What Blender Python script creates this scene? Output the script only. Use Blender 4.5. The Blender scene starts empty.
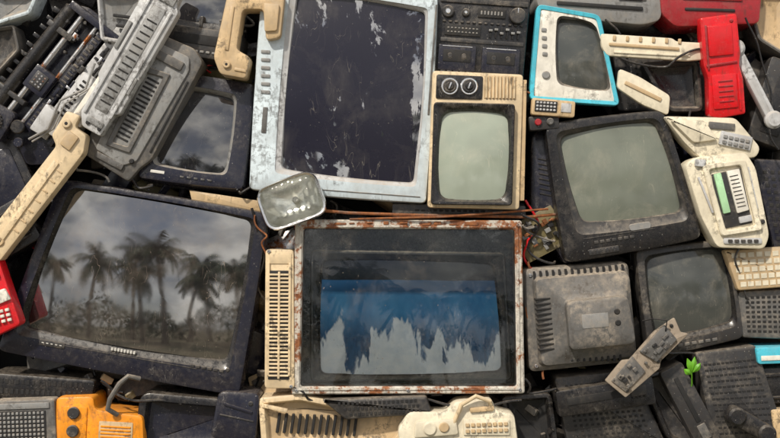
import bpy,bmesh,math,random
from mathutils import Vector,Matrix
R=random.Random(7)
S=0.003; DPX=1167.0; D=DPX*S
TILT=math.radians(-15); HC=1.25
T=Matrix.Translation((0,0,HC))@Matrix.Rotation(TILT,4,'X')
scene=bpy.context.scene
# ------------------------------------------------------------ materials
def nd(nt,t,ins=None,**kw):
    n=nt.nodes.new(t)
    for k,v in kw.items(): setattr(n,k,v)
    if ins:
        for k,v in ins.items():
            if isinstance(v,bpy.types.NodeSocket): nt.links.new(v,n.inputs[k])
            else: n.inputs[k].default_value=v
    return n
def c4(c): return (c[0],c[1],c[2],1)
def newmat(name):
    m=bpy.data.materials.new(name); m.use_nodes=True; m.node_tree.nodes.clear(); return m,m.node_tree
def mr_(nt,v,lo,hi,a=0,b=1): return nd(nt,'ShaderNodeMapRange',{'Value':v,'From Min':lo,'From Max':hi,'To Min':a,'To Max':b}).outputs[0]
def nz(nt,vec,scale,lo,hi,detail=3,ro=.6,dist=0,to=(0,1)):
    n=nd(nt,'ShaderNodeTexNoise',{'Vector':vec,'Scale':scale,'Detail':detail,'Roughness':ro,'Distortion':dist})
    return mr_(nt,n.outputs['Fac'],lo,hi,to[0],to[1])
def mth(nt,op,a,b=0.0,clamp=False):
    n=nd(nt,'ShaderNodeMath',{0:a,1:b},operation=op); n.use_clamp=clamp; return n.outputs[0]
def mixc(nt,f,a,b,bt='MIX'):
    n=nd(nt,'ShaderNodeMix',data_type='RGBA',blend_type=bt)
    for s,v in ((n.inputs[0],f),(n.inputs[6],a),(n.inputs[7],b)):
        if isinstance(v,bpy.types.NodeSocket): nt.links.new(v,s)
        else: s.default_value=v
    return n.outputs[2]
def mp(nt,vec,sc,rot=(0,0,0)):
    return nd(nt,'ShaderNodeMapping',{'Vector':vec,'Scale':sc,'Rotation':rot}).outputs[0]
DUST=(.42,.35,.27)
def common(nt,dust,grime,streak,speck,base,dustcol=DUST,rust=0):
    g=nd(nt,'ShaderNodeNewGeometry'); pos=g.outputs['Position']
    big=nd(nt,'ShaderNodeTexNoise',{'Vector':pos,'Scale':8.0,'Detail':4,'Roughness':.7}).outputs['Fac']
    fine=nd(nt,'ShaderNodeTexNoise',{'Vector':pos,'Scale':60.0,'Detail':4,'Roughness':.75}).outputs['Fac']
    def mr(v,lo,hi,a=0,b=1): return mr_(nt,v,lo,hi,a,b)
    col=mixc(nt,mr(big,.35,.65),c4([min(1,x*1.16) for x in base]),c4([x*.74 for x in base]))
    up=nd(nt,'ShaderNodeSeparateXYZ',{0:g.outputs['Normal']}).outputs[2]
    upf=mr(up,.4,.95,0,min(1,dust*1.5))
    df=mth(nt,'MULTIPLY',mth(nt,'MULTIPLY',mr(big,.45,.72),mr(fine,.38,.7)),dust*1.7,True)
    df=mth(nt,'ADD',df,mth(nt,'MULTIPLY',upf,mr(fine,.25,.6)),True)
    df=mth(nt,'ADD',df,dust*.05,True)
    col=mixc(nt,df,col,c4(dustcol))
    st=nz(nt,mp(nt,pos,(55,55,5)),1,.54,.70,3,.65)
    sf=mth(nt,'MULTIPLY',mth(nt,'MULTIPLY',st,mr(big,.58,.42)),streak,True)
    col=mixc(nt,sf,col,c4((.06,.042,.028)))
    gf=mth(nt,'MULTIPLY',mth(nt,'MULTIPLY',mr(fine,.46,.6),mr(big,.50,.40)),grime*1.3,True)
    col=mixc(nt,gf,col,c4((.04,.03,.022)))
    if rust:
        rf=nz(nt,pos,16,.60-.2*rust,.66-.2*rust,6,.75)
        rc=mixc(nt,mr(fine,.3,.7),c4((.09,.025,.010)),c4((.38,.14,.045)))
        col=mixc(nt,rf,col,rc)
    s1=nd(nt,'ShaderNodeTexNoise',{'Vector':mp(nt,pos,(60,60,7),(0,.9,0)),'Scale':1.0,'Detail':1}).outputs['Fac']
    a=mth(nt,'ABSOLUTE',mth(nt,'SUBTRACT',s1,.5))
    sc=mth(nt,'MULTIPLY',mth(nt,'MULTIPLY',mr(a,0,.006,1,0),mr(big,.5,.6)),.5*speck,True)
    v=nd(nt,'ShaderNodeTexVoronoi',{'Vector':pos,'Scale':95.0,'Randomness':1.0})
    vf=mth(nt,'MULTIPLY',mth(nt,'MULTIPLY',mr(v.outputs['Distance'],.08,.14,1,0),mr(big,.5,.38)),speck,True)
    col=mixc(nt,mth(nt,'MAXIMUM',vf,sc),col,c4((.66,.62,.55)))
    return pos,col,df,fine
def plastic(name,base,rough=.42,dust=.4,grime=.35,streak=.4,speck=.5,metal=0,dustcol=DUST,rust=0,bump=.25,spec=.5):
    m,nt=newmat(name)
    pos,col,df,fine=common(nt,dust,grime,streak,speck,base,dustcol,rust)
    rg=mth(nt,'ADD',mth(nt,'MULTIPLY',df,.5),mr_(nt,fine,.3,.7,max(.04,rough-.12),rough+.12),True)
    bn=nd(nt,'ShaderNodeTexNoise',{'Vector':pos,'Scale':260.0,'Detail':2,'Roughness':.7})
    b=nd(nt,'ShaderNodeBump',{'Height':bn.outputs['Fac'],'Strength':bump,'Distance':.001})
    p=nd(nt,'ShaderNodeBsdfPrincipled',{'Base Color':col,'Roughness':rg,'Metallic':metal,'Normal':b.outputs[0],'Specular IOR Level':spec})
    o=nd(nt,'ShaderNodeOutputMaterial',{0:p.outputs[0]}); return m
def screen(name,base,ior=2.3,dust=.35,haze=(.33,.30,.25),rough=.06,blot=0,blotcol=(.03,.025,.03),wob=.05,film=0):
    m,nt=newmat(name)
    g=nd(nt,'ShaderNodeNewGeometry'); pos=g.outputs['Position']
    d1=nz(nt,pos,7,.48,.80,6,.72,.6); d2=nz(nt,mp(nt,pos,(40,40,9)),1,.4,.75,4,.7)
    df=mth(nt,'MULTIPLY',mth(nt,'MULTIPLY',d1,mth(nt,'ADD',d2,.4)),dust*1.5,True)
    s1=nd(nt,'ShaderNodeTexNoise',{'Vector':mp(nt,pos,(26,26,4),(0,.5,0)),'Scale':1.0,'Detail':2,'Distortion':1.0}).outputs['Fac']
    a=mth(nt,'ABSOLUTE',mth(nt,'SUBTRACT',s1,.5))
    sc=mth(nt,'MULTIPLY',mr_(nt,a,0,.004,.5,0),nz(nt,pos,8,.5,.6,2))
    v=nd(nt,'ShaderNodeTexVoronoi',{'Vector':pos,'Scale':70.0})
    vs=mth(nt,'MULTIPLY',mr_(nt,v.outputs['Distance'],.05,.10,.6,0),nz(nt,pos,11,.48,.6,2))
    df=mth(nt,'ADD',mth(nt,'ADD',df,sc),vs,True)
    if film: df=mth(nt,'ADD',df,mth(nt,'MULTIPLY',nz(nt,mp(nt,pos,(3,3,9)),1,.3,.7,4),film),True)
    col=mixc(nt,nz(nt,pos,5,.3,.7),c4([x*.85 for x in base]),c4([x*1.15 for x in base]))
    bn=nd(nt,'ShaderNodeTexNoise',{'Vector':pos,'Scale':9.0,'Detail':1})
    b=nd(nt,'ShaderNodeBump',{'Height':bn.outputs['Fac'],'Strength':wob,'Distance':.004})
    p=nd(nt,'ShaderNodeBsdfPrincipled',{'Base Color':col,'Roughness':nz(nt,pos,20,.3,.7,to=(rough*.5,rough*1.5)),'IOR':ior,'Normal':b.outputs[0]})
    sh=p.outputs[0]
    if blot:
        bf=nz(nt,mp(nt,pos,(1.3,1,.8)),5,.53-.1*blot,.55-.1*blot,8,.7,.5)
        p2=nd(nt,'ShaderNodeBsdfPrincipled',{'Base Color':c4(blotcol),'Roughness':.26,'IOR':1.5})
        sh=nd(nt,'ShaderNodeMixShader',{0:bf,1:sh,2:p2.outputs[0]}).outputs[0]
    dd=nd(nt,'ShaderNodeBsdfDiffuse',{'Color':c4(haze)})
    mx=nd(nt,'ShaderNodeMixShader',{0:df,1:sh,2:dd.outputs[0]})
    nd(nt,'ShaderNodeOutputMaterial',{0:mx.outputs[0]}); return m
def paneglass(name,amt=1.0,ior=1.5):
    m,nt=newmat(name)
    g=nd(nt,'ShaderNodeNewGeometry'); pos=g.outputs['Position']
    tr=nd(nt,'ShaderNodeBsdfTransparent',{'Color':c4((.96,.98,.98))})
    gl=nd(nt,'ShaderNodeBsdfGlossy',{'Color':c4((1,1,1)),'Roughness':.02})
    fr=nd(nt,'ShaderNodeFresnel',{'IOR':ior})
    m1=nd(nt,'ShaderNodeMixShader',{0:fr.outputs[0],1:tr.outputs[0],2:gl.outputs[0]})
    dd=nd(nt,'ShaderNodeBsdfDiffuse',{'Color':c4((.5,.42,.33))})
    d1=nz(nt,pos,8,.52,.85,6,.72,.6,to=(0.0,.4*amt)); d2=nz(nt,mp(nt,pos,(70,70,5)),1,.6,.72,3,.7,to=(0,.5))
    v=nd(nt,'ShaderNodeTexVoronoi',{'Vector':pos,'Scale':60.0})
    vs=mth(nt,'MULTIPLY',mr_(nt,v.outputs['Distance'],.05,.1,.7*amt,0),nz(nt,pos,11,.45,.6,2))
    f=mth(nt,'ADD',mth(nt,'MULTIPLY',d1,mth(nt,'ADD',d2,.4)),vs,True)
    mx=nd(nt,'ShaderNodeMixShader',{0:f,1:m1.outputs[0],2:dd.outputs[0]})
    nd(nt,'ShaderNodeOutputMaterial',{0:mx.outputs[0]}); return m
def reflpaint(name):  # blue sky and white palm-shaped glare of a reflection, painted into base colour
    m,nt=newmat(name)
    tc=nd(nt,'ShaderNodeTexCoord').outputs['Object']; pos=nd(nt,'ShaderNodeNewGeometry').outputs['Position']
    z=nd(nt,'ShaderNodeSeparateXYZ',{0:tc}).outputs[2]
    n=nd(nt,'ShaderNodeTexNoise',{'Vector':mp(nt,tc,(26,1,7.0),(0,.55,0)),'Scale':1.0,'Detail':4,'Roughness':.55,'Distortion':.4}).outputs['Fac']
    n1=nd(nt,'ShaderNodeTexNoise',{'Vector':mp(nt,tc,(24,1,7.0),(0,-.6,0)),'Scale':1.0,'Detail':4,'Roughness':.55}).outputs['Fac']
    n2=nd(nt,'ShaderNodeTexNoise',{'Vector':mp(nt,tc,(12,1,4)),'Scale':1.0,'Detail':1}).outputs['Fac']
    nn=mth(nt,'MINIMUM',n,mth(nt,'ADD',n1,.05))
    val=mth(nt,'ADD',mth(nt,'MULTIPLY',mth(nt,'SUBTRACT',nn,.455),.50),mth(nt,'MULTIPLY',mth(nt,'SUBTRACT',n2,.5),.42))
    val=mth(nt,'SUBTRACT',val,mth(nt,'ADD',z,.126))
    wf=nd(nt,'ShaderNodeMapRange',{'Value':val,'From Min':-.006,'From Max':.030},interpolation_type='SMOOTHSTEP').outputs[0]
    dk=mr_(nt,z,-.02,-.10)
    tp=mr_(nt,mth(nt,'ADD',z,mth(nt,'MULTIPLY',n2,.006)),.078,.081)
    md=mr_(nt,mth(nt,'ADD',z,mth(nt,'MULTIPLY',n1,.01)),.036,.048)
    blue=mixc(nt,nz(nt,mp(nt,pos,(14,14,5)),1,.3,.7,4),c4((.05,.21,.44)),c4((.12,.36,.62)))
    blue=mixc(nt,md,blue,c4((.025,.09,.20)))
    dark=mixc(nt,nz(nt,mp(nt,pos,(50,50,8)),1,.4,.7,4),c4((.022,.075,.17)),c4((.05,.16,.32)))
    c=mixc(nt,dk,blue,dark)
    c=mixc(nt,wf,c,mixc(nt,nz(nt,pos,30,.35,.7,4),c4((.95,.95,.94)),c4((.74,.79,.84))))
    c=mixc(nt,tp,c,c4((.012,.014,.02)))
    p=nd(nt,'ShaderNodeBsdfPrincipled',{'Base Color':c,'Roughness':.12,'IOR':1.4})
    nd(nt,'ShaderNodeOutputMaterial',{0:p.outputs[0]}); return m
M={}
M['black']=plastic('black_plastic',(.010,.010,.012),.26,.14,.15,.15,.5)
M['navy']=plastic('blueblack_plastic',(.012,.013,.025),.22,.12,.15,.1,.5)
M['char']=plastic('charcoal_plastic',(.024,.024,.026),.40,.30,.3,.3,.5)
M['dgrey']=plastic('dusty_grey_plastic',(.095,.093,.09),.45,.55,.45,.5,.5)
M['grey']=plastic('grey_plastic',(.25,.25,.245),.38,.42,.5,.6,.4)
M['lgrey']=plastic('light_grey_plastic',(.52,.52,.52),.34,.3,.5,.7,.3)
M['bluewhite']=plastic('pale_blue_plastic',(.60,.68,.72),.30,.2,.45,.8,.25)
M['white']=plastic('offwhite_plastic',(.80,.76,.67),.34,.2,.45,.65,.15)
M['ivory']=plastic('ivory_plastic',(.80,.72,.55),.34,.2,.45,.65,.15)
M['beige']=plastic('yellowed_beige_plastic',(.76,.59,.37),.36,.25,.55,.8,.15)
M['tan']=plastic('tan_plastic',(.60,.43,.24),.4,.3,.55,.7,.2)
M['cyan']=plastic('turquoise_plastic',(.08,.52,.66),.28,.12,.25,.4,.2)
M['red']=plastic('red_plastic',(.68,.010,.016),.2,.05,.35,.5,.3)
M['dred']=plastic('dark_red_plastic',(.34,.015,.022),.26,.15,.3,.4,.2)
M['orange']=plastic('orange_plastic',(.88,.30,.012),.34,.08,.4,.5,.2)
M['void']=plastic('dark_cavity',(.007,.007,.008),.7,.08,.1,.1,.2)
M['metal']=plastic('dull_steel',(.5,.5,.51),.30,.25,.3,.5,.4,metal=.8,rust=.3)
M['chrome']=plastic('worn_chrome',(.85,.84,.82),.14,.08,.1,.1,.2,metal=1)
M['reflector']=plastic('silvered_reflector',(.90,.87,.78),.12,.03,.08,.05,.1,metal=.6)
M['rustframe']=plastic('rusted_painted_metal',(.58,.54,.47),.44,.3,.4,.7,.6,rust=.5)
M['rust']=plastic('rusty_iron',(.2,.07,.03),.8,.3,.4,.3,.3,rust=.9)
M['pcb']=plastic('circuit_board',(.16,.13,.05),.5,.4,.4,.3,.6)
M['copper']=plastic('copper_wire',(.5,.2,.08),.4,.2,.3,0,0,metal=.7)
M['green']=plastic('green_leaf',(.14,.40,.02),.45,0,0,0,0)
M['lime']=plastic('green_label',(.42,.70,.40),.45,.12,.2,.3,.1)
M['paper']=plastic('label_print',(.62,.6,.55),.5,.2,.2,.2,.2)
M['wood']=plastic('weathered_board',(.30,.24,.18),.7,.5,.5,.7,.5)
M['glassdark']=screen('dark_crt_glass',(.010,.010,.014),2.3,.16,rough=.06,film=.03)
M['glassbig']=screen('reflective_crt_glass',(.008,.008,.010),3.3,.22,haze=(.34,.28,.22),rough=.05,wob=.06,film=.07)
M['glasspur']=screen('coated_crt_glass',(.02,.018,.03),3.8,.10,blot=1.22,blotcol=(.010,.009,.020),rough=.04)
M['glassgreen']=screen('grey_green_crt_glass',(.17,.185,.15),1.5,.45,haze=(.36,.34,.27),rough=.12)
M['glassgrey']=screen('grey_crt_glass',(.055,.06,.056),1.6,.5,haze=(.30,.27,.22),rough=.12,film=.05)
M['glasslight']=screen('pale_crt_glass',(.34,.38,.31),1.55,.35,haze=(.55,.52,.42),rough=.1)
M['pane']=paneglass('dusty_pane',.8,1.45)
M['clearlens']=paneglass('headlight_lens_glass',.08,1.6)
M['skyrefl']=reflpaint('painted_sky_reflection')  # old TV tube: its sky reflection is drawn in colour
# ------------------------------------------------------------ builder
def rloop(pts,r,n=5,m=6,barrel=0):
    k=len(pts); out=[]
    if not isinstance(r,(list,tuple)): r=[r]*k
    seg=[]
    for i in range(k):
        p=Vector(pts[i]); a=Vector(pts[i-1]); b=Vector(pts[(i+1)%k])
        ra=min(r[i],(a-p).length*.45,(b-p).length*.45)
        s=p+(a-p).normalized()*ra; e=p+(b-p).normalized()*ra
        seg.append([s*(1-j/n)**2+p*2*(j/n)*(1-j/n)+e*(j/n)**2 for j in range(n+1)])
    for i in range(k):
        out+=seg[i]
        e=seg[i][-1]; s=seg[(i+1)%k][0]
        for j in range(1,m): out.append(e.lerp(s,j/m))
    if barrel:
        c=sum(out,Vector((0,0)))/len(out); res=[]
        for p in out:
            best=None
            for i in range(k):
                a=Vector(pts[i]); b=Vector(pts[(i+1)%k]); ab=b-a
                t=max(0,min(1,(p-a).dot(ab)/ab.length_squared)); q=a+ab*t
                dd=(p-q).length
                nn=Vector((ab.y,-ab.x)).normalized()
                if (q-c).dot(nn)<0: nn=-nn
                if best is None or dd<best[0]-1e-6: best=(dd,t,nn,ab.length)
            res.append(p+best[2]*barrel*4*best[1]*(1-best[1]))
        out=res
    return out
def off(L,t):
    n=len(L); area=sum(L[i-1].x*L[i].y-L[i].x*L[i-1].y for i in range(n)); sg=1 if area>0 else -1
    res=[]
    for i in range(n):
        tg=(L[(i+1)%n]-L[i-1])
        if tg.length<1e-9: res.append(L[i].copy()); continue
        tg.normalize(); res.append(L[i]+Vector((-tg.y,tg.x))*sg*t)
    return res
def scl(L,s,cx=None):
    c=sum(L,Vector((0,0)))/len(L) if cx is None else Vector(cx)
    return [c+(p-c)*s for p in L]
class B:
    def __init__(s): s.v=[];s.f=[];s.m=[]
    def raw(s,vs,fs,mi=0):
        o=len(s.v); s.v+=[tuple(v) for v in vs]
        for f in fs: s.f.append([o+i for i in f]); s.m.append(mi)
    def bmadd(s,bm,mat,mi):
        bm.verts.index_update(); s.raw([mat@v.co for v in bm.verts],[[v.index for v in f.verts] for f in bm.faces],mi); bm.free()
    def box(s,u,v,d,w,h,dp,bev=1,rot=0,mi=0,rx=0,ry=0,seg=2):
        bm=bmesh.new(); bmesh.ops.create_cube(bm,size=1)
        for x in bm.verts: x.co=Vector((x.co.x*w,x.co.y*h,x.co.z*dp))
        bev=min(bev,.45*min(w,h,dp))
        if bev>0: bmesh.ops.bevel(bm,geom=list(bm.edges),offset=bev,segments=seg,affect='EDGES',profile=.6)
        m=Matrix.Translation((u,v,d+dp/2))@Matrix.Rotation(math.radians(rot),4,'Z')@Matrix.Rotation(math.radians(rx),4,'X')@Matrix.Rotation(math.radians(ry),4,'Y')
        s.bmadd(bm,m,mi); return s
    def cyl(s,u,v,d,r,h,mi=0,axis='d',rot=0,seg=28,bev=.8,r2=None):
        r2=r if r2 is None else r2
        rows=[(r2-min(bev,r2*.5),-h/2),(r2,-h/2+bev),(r,h/2-bev),(r-min(bev,r*.5),h/2)]
        vs=[];fs=[]
        for rr,z in rows:
            for i in range(seg):
                a=2*math.pi*i/seg; vs.append(Vector((rr*math.cos(a),rr*math.sin(a),z)))
        for k in range(3):
            for i in range(seg):
                j=(i+1)%seg; fs.append([k*seg+i,k*seg+j,(k+1)*seg+j,(k+1)*seg+i])
        fs.append(list(range(seg))); fs.append(list(range(3*seg,4*seg)))
        if axis=='d': m=Matrix.Translation((u,v,d+h/2))
        else: m=Matrix.Translation((u,v,d))@Matrix.Rotation(math.radians(rot),4,'Z')@Matrix.Rotation(math.pi/2,4,'Y')
        s.raw([m@x for x in vs],fs,mi); return s
    def loops(s,Ls,mi=0,cap0=False,cap1=False):
        n=len(Ls[0][0]); vs=[];fs=[];ms=[]
        for L,d in Ls:
            for i,p in enumerate(L): vs.append((p.x,p.y,d))
        mil=mi if isinstance(mi,list) else [mi]*(len(Ls)-1)
        for k in range(len(Ls)-1):
            fs+=[[k*n+i,k*n+(i+1)%n,(k+1)*n+(i+1)%n,(k+1)*n+i] for i in range(n)]; ms+=[mil[k]]*n
        if cap0: fs.append(list(range(n))); ms.append(mil[0])
        if cap1: fs.append(list(range((len(Ls)-1)*n,len(Ls)*n))); ms.append(mil[-1])
        o=len(s.v); s.v+=vs
        for f,m in zip(fs,ms): s.f.append([o+i for i in f]); s.m.append(m)
        return s
    def poly(s,pts,d,th,r=2,bev=1,mi=0):
        L=rloop(pts,r,3,1)
        s.loops([(off(L,bev),d),(off(L,bev*.3),d+bev*.3),(L,d+bev),(L,d+th)],mi,True,True); return s
    def ring(s,outer,inner,d,th,r=2,ri=2,bev=1,mi=0):
        Lo=rloop(outer,r,4,4); Li=rloop(inner,ri,4,4)
        s.loops([(Li,d+th),(Li,d+bev),(off(Li,-bev),d),(off(Lo,bev),d),(Lo,d+bev),(Lo,d+th),(Li,d+th)],mi); return s
    def dome(s,L,d0,sag,mi=0,rings=22):
        c=sum(L,Vector((0,0)))/len(L); cm=max((p-c).length for p in L); n=len(L)
        vs=[(c.x,c.y,d0-sag)];fs=[]
        for k in range(1,rings+1):
            t=k/rings
            for p in L:
                q=c+(p-c)*t; vs.append((q.x,q.y,d0-sag*(1-((q-c).length/cm)**2)))
        for i in range(n): fs.append([0,1+i,1+(i+1)%n])
        for k in range(rings-1):
            for i in range(n):
                j=(i+1)%n; a=1+k*n; b=1+(k+1)*n; fs.append([a+i,a+j,b+j,b+i])
        s.raw(vs,fs,mi); return s
    def sheet(s,q,nx,ny,fn,mi=0):
        q=[Vector(p) for p in q]; vs=[];fs=[]
        for j in range(ny+1):
            for i in range(nx+1):
                a=q[0].lerp(q[1],i/nx); b=q[3].lerp(q[2],i/nx); p=a.lerp(b,j/ny)
                r=fn(i/nx,j/ny); vs.append((p.x+r[0],p.y+r[1],r[2]))
        for j in range(ny):
            for i in range(nx):
                a=j*(nx+1)+i; fs.append([a,a+1,a+nx+2,a+nx+1])
        s.raw(vs,fs,mi); return s
    def tube(s,pts,r,mi=0,seg=8,cap=True):
        P=[Vector(p) for p in pts]; vs=[];fs=[]
        up=Vector((0,0,1)); n=len(P)
        for i,p in enumerate(P):
            t=(P[min(i+1,n-1)]-P[max(i-1,0)])
            t=t.normalized() if t.length>1e-9 else Vector((1,0,0))
            a=t.cross(up)
            if a.length<.05: a=t.cross(Vector((0,1,0)))
            a.normalize(); b=t.cross(a)
            for k in range(seg):
                th=2*math.pi*k/seg; rr=r[i] if isinstance(r,list) else r
                vs.append(p+a*rr*math.cos(th)+b*rr*math.sin(th))
        for i in range(n-1):
            for k in range(seg):
                j=(k+1)%seg; fs.append([i*seg+k,i*seg+j,(i+1)*seg+j,(i+1)*seg+k])
        if cap: fs.append(list(range(seg))); fs.append(list(range((n-1)*seg,n*seg)))
        s.raw(vs,fs,mi); return s
    def mesh(s,name,mats,conv=True,ang=32,smooth=True):
        me=bpy.data.meshes.new(name)
        vs=[(v[0]*S,v[2]*S,-v[1]*S) for v in s.v] if conv else s.v
        me.from_pydata(vs,[],s.f)
        for m in mats: me.materials.append(m)
        me.polygons.foreach_set('material_index',s.m)
        bm=bmesh.new(); bm.from_mesh(me); bmesh.ops.recalc_face_normals(bm,faces=bm.faces); bm.to_mesh(me); bm.free()
        me.polygons.foreach_set('use_smooth',[smooth]*len(me.polygons))
        me.update()
        if smooth: me.set_sharp_from_angle(angle=math.radians(ang))
        return me
def mm(names): return [M[n] if isinstance(n,str) else n for n in (names if isinstance(names,(list,tuple)) else [names])]
class O:
    def __init__(s,name,cx,cy,d=0,roll=0,yaw=0,pitch=0,sc=1):
        s.e=bpy.data.objects.new(name,None); scene.collection.objects.link(s.e)
        s.e.empty_display_size=.05
        s.c=Vector((cx,cy)); s.roll=math.radians(roll)
        k=1+d/DPX
        s.e.matrix_world=T@Matrix.Translation(((cx-390)*S*k,d*S,(219-cy)*S*k))@Matrix.Rotation(s.roll,4,'Y')@Matrix.Rotation(math.radians(yaw),4,'Z')@Matrix.Rotation(math.radians(pitch),4,'X')@Matrix.Scale(sc,4)
    def L(s,p):
        dx,dy=p[0]-s.c.x,p[1]-s.c.y; c,n=math.cos(s.roll),math.sin(s.roll)
        return (dx*c+dy*n,-dx*n+dy*c)
    def Q(s,q): return [s.L(p) for p in q]
    def part(s,name,b,mats,ang=32):
        ob=bpy.data.objects.new(name,b.mesh(name,mm(mats),ang=ang)); scene.collection.objects.link(ob); ob.parent=s.e
        return s
def single(name,b,mats,cx=0,cy=0,d=0):
    ob=bpy.data.objects.new(name,b.mesh(name,mm(mats))); scene.collection.objects.link(ob)
    k=1+d/DPX
    ob.matrix_world=T@Matrix.Translation(((cx-390)*S*k,d*S,(219-cy)*S*k)); return ob
def cen(q): return (sum(p[0] for p in q)/len(q),sum(p[1] for p in q)/len(q))
def ang(q):
    a=math.atan2(q[1][1]-q[0][1],q[1][0]-q[0][0]); b=math.atan2(q[2][1]-q[3][1],q[2][0]-q[3][0]); return math.degrees((a+b)/2)
def crt(name,outer,scr,d=0,body='black',face='black',inner='black',glass='glassdark',sag=13,r=8,rs=9,depth=130,lip=4,barrel=2,yaw=0,pitch=0,dish=.5,rim=26,recess=9):
    c=cen(outer); o=O(name,c[0],c[1],d,ang(outer),yaw,pitch)
    qo=o.Q(outer); qs=o.Q(scr)
    Lo=rloop(qo,r,5,6,barrel*.6); Ls=rloop(qs,rs,5,6,barrel)
    mid=[a.lerp(b,dish*.55) for a,b in zip(Ls,Lo)]
    mid2=[a.lerp(b,dish*.55+.06) for a,b in zip(Ls,Lo)]
    b=B()
    b.loops([(Ls,recess+8),(Ls,recess*.75),(off(Ls,-1.2),recess*.45),(mid,2.2),(mid2,0.8),(mid2,0),(off(Lo,3.2),0),(off(Lo,1),.9),(Lo,lip),(Lo,rim),(off(Lo,1.5),rim+.5),(off(Lo,1.5),rim+2),(Lo,rim+2.5),(off(Lo,.5),rim+22),(off(Lo,6),rim+26),(scl(Lo,.82),rim+45),(scl(Lo,.6),depth-10),(scl(Lo,.52),depth)],
            [2,2,2,2,1,1,1,1,1,0,0,0,0,0,0,0,0],False,True)
    o.part('cabinet',b,[body,face,inner])
    g=B(); g.dome(off(Ls,-.6),recess+1.5,sag); o.part('picture_tube',g,glass,ang=60)
    return o
def grille(b,u,v,w,h,n,d=0,vert=False,bw=.55,th=3,mi=0,rot=0):
    for i in range(n):
        t=(i+.5)/n-.5
        if vert: x,y=t*w,0; bw_,bh_=w/n*bw,h
        else: x,y=0,t*h; bw_,bh_=w,h/n*bw
        a=math.radians(rot); b.box(u+x*math.cos(a)-y*math.sin(a),v+x*math.sin(a)+y*math.cos(a),d,bw_,bh_,th,.35,rot,mi,seg=1)
def dots(b,u,v,nx,ny,px,py,w,h,d,th=2,mi=0,rot=0,bev=.5,skip=0):
    a=math.radians(rot)
    for i in range(nx):
        for j in range(ny):
            if skip and R.random()<skip: continue
            x=(i-(nx-1)/2)*px; y=(j-(ny-1)/2)*py
            b.box(u+x*math.cos(a)-y*math.sin(a),v+x*math.sin(a)+y*math.cos(a),d,w,h,th,bev,rot,mi,seg=1)
def screws(o,pts,d=-.5,r=1.6):
    b=B()
    for p in pts:
        u,v=o.L(p); b.cyl(u,v,d,r,3,0,seg=14,bev=.4); b.box(u,v,d-.25,r*1.5,.5,1,.1,R.uniform(0,180),1,seg=1)
    o.part('screws',b,['metal','void'])
# ============================================================ LEFT BIG TV
o=crt('crt_television',[(60,179),(269,213),(239,397),(-4,351)],[(75,190),(251,221),(226,361),(21,328)],0,'navy','navy','black','glassbig',sag=13,r=9,rs=8,dish=.4,lip=6)
b=B(); u,v=o.L((124,351))
for i in range(8): b.box(u-12+i*3.2,v,-.7,2.2,3.2,1.5,.3,mi=0,seg=1)
b.box(u,v+5,-.5,150,.8,1.2,.2,mi=1)
u,v=o.L((205,372)); 
for i in range(6): b.box(u-14+i*6,v-4,-1.2,4.4,2.6,3,.5,mi=1)
b.cyl(u+22,v-6,-1,2.2,3,1)
u,v=o.L((52,344)); b.box(u,v,-1,26,6,2,.8,mi=1); 
for i in range(5): b.box(u-9+i*4.5,v,-1.4,2.4,1,1,.2,mi=0,seg=1)
o.part('control_strip',b,['paper','char'])
# small TV upper-left
o=crt('crt_television',[(150,66),(254,82),(244,191),(139,179)],[(168,86),(233,96),(224,173),(156,162)],6,'navy','navy','grey','glassdark',sag=6,r=5,rs=6,dish=.2,pitch=-8)
b=B(); u,v=o.L((183,178)); 
for i in range(5): b.box(u+i*7,v,-1,4,2,2.5,.4,mi=0)
b.box(u-25,v-2,-.6,14,3,1.5,.4,mi=1); o.part('buttons',b,['char','paper'])
# pale monitor
o=crt('crt_monitor',[(262,-16),(438,-4),(426,203),(249,189)],[(298,-8),(425,12),(413,182),(282,168)],-6,'bluewhite','bluewhite','lgrey','glasspur',sag=8,r=6,rs=5,dish=.28,lip=5,recess=7)
b=B()
for yy in (52,60,68,76,84,92): 
    u,v=o.L((266,yy)); b.box(u,v,-1.4,9,3.4,3,.8,mi=0)
u,v=o.L((345,191)); b.box(u,v,-.7,150,1,1.2,.3,mi=1); 
u,v=o.L((265,120)); b.box(u,v,-.8,5,26,2,.8,mi=1)
u,v=o.L((432,60)); b.box(u,v,-.9,2,110,2,.5,mi=1)
o.part('side_controls',b,['grey','dgrey'])
# ============================================================ BEIGE PORTABLE TV
o=O('portable_television',476,140,-12,1.2)
q=o.Q([(433,71),(523,75),(519,209),(428,207)]); L=rloop(q,4,4,4)
b=B(); b.loops([(off(L,2),0),(off(L,.6),.5),(L,2.5),(L,40),(off(L,2),42),(off(L,3),70),(scl(L,.7),110)],0,True,True)
o.part('cabinet',b,'beige')
b=B(); qi=o.Q([(434,103),(514,105),(511,205),(431,204)]); Lq=rloop(qi,4,5,6); Ls=rloop(o.Q([(443,113),(507,115),(504,198),(440,197)]),9,5,6,2)
b.loops([(Ls,-.2),(Ls,-2.4),(off(Ls,-2),-5.5),(off(Lq,3),-8),(off(Lq,1),-8.2),(Lq,-7),(Lq,2)],0)
o.part('screen_surround',b,'black')
g=B(); g.dome(off(Ls,-.5),-.6,5.5); o.part('picture_tube',g,'glasslight',ang=60)
b=B(); qq=o.Q([(437,75),(483,77),(482,100),(436,99)]); b.poly(qq,-1.5,4,2,.8,0)
for x in (450,469):
    u,v=o.L((x,87)); b.cyl(u,v,-3,8.6,3,2,bev=.6); b.cyl(u,v,-6,6.8,6,1,bev=1); b.cyl(u,v,-7.4,4,4,0,bev=1); b.box(u,v,-8.4,1.4,7,2,.4,20,2)
o.part('tuner_knobs',b,['black','char','chrome'])
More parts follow.
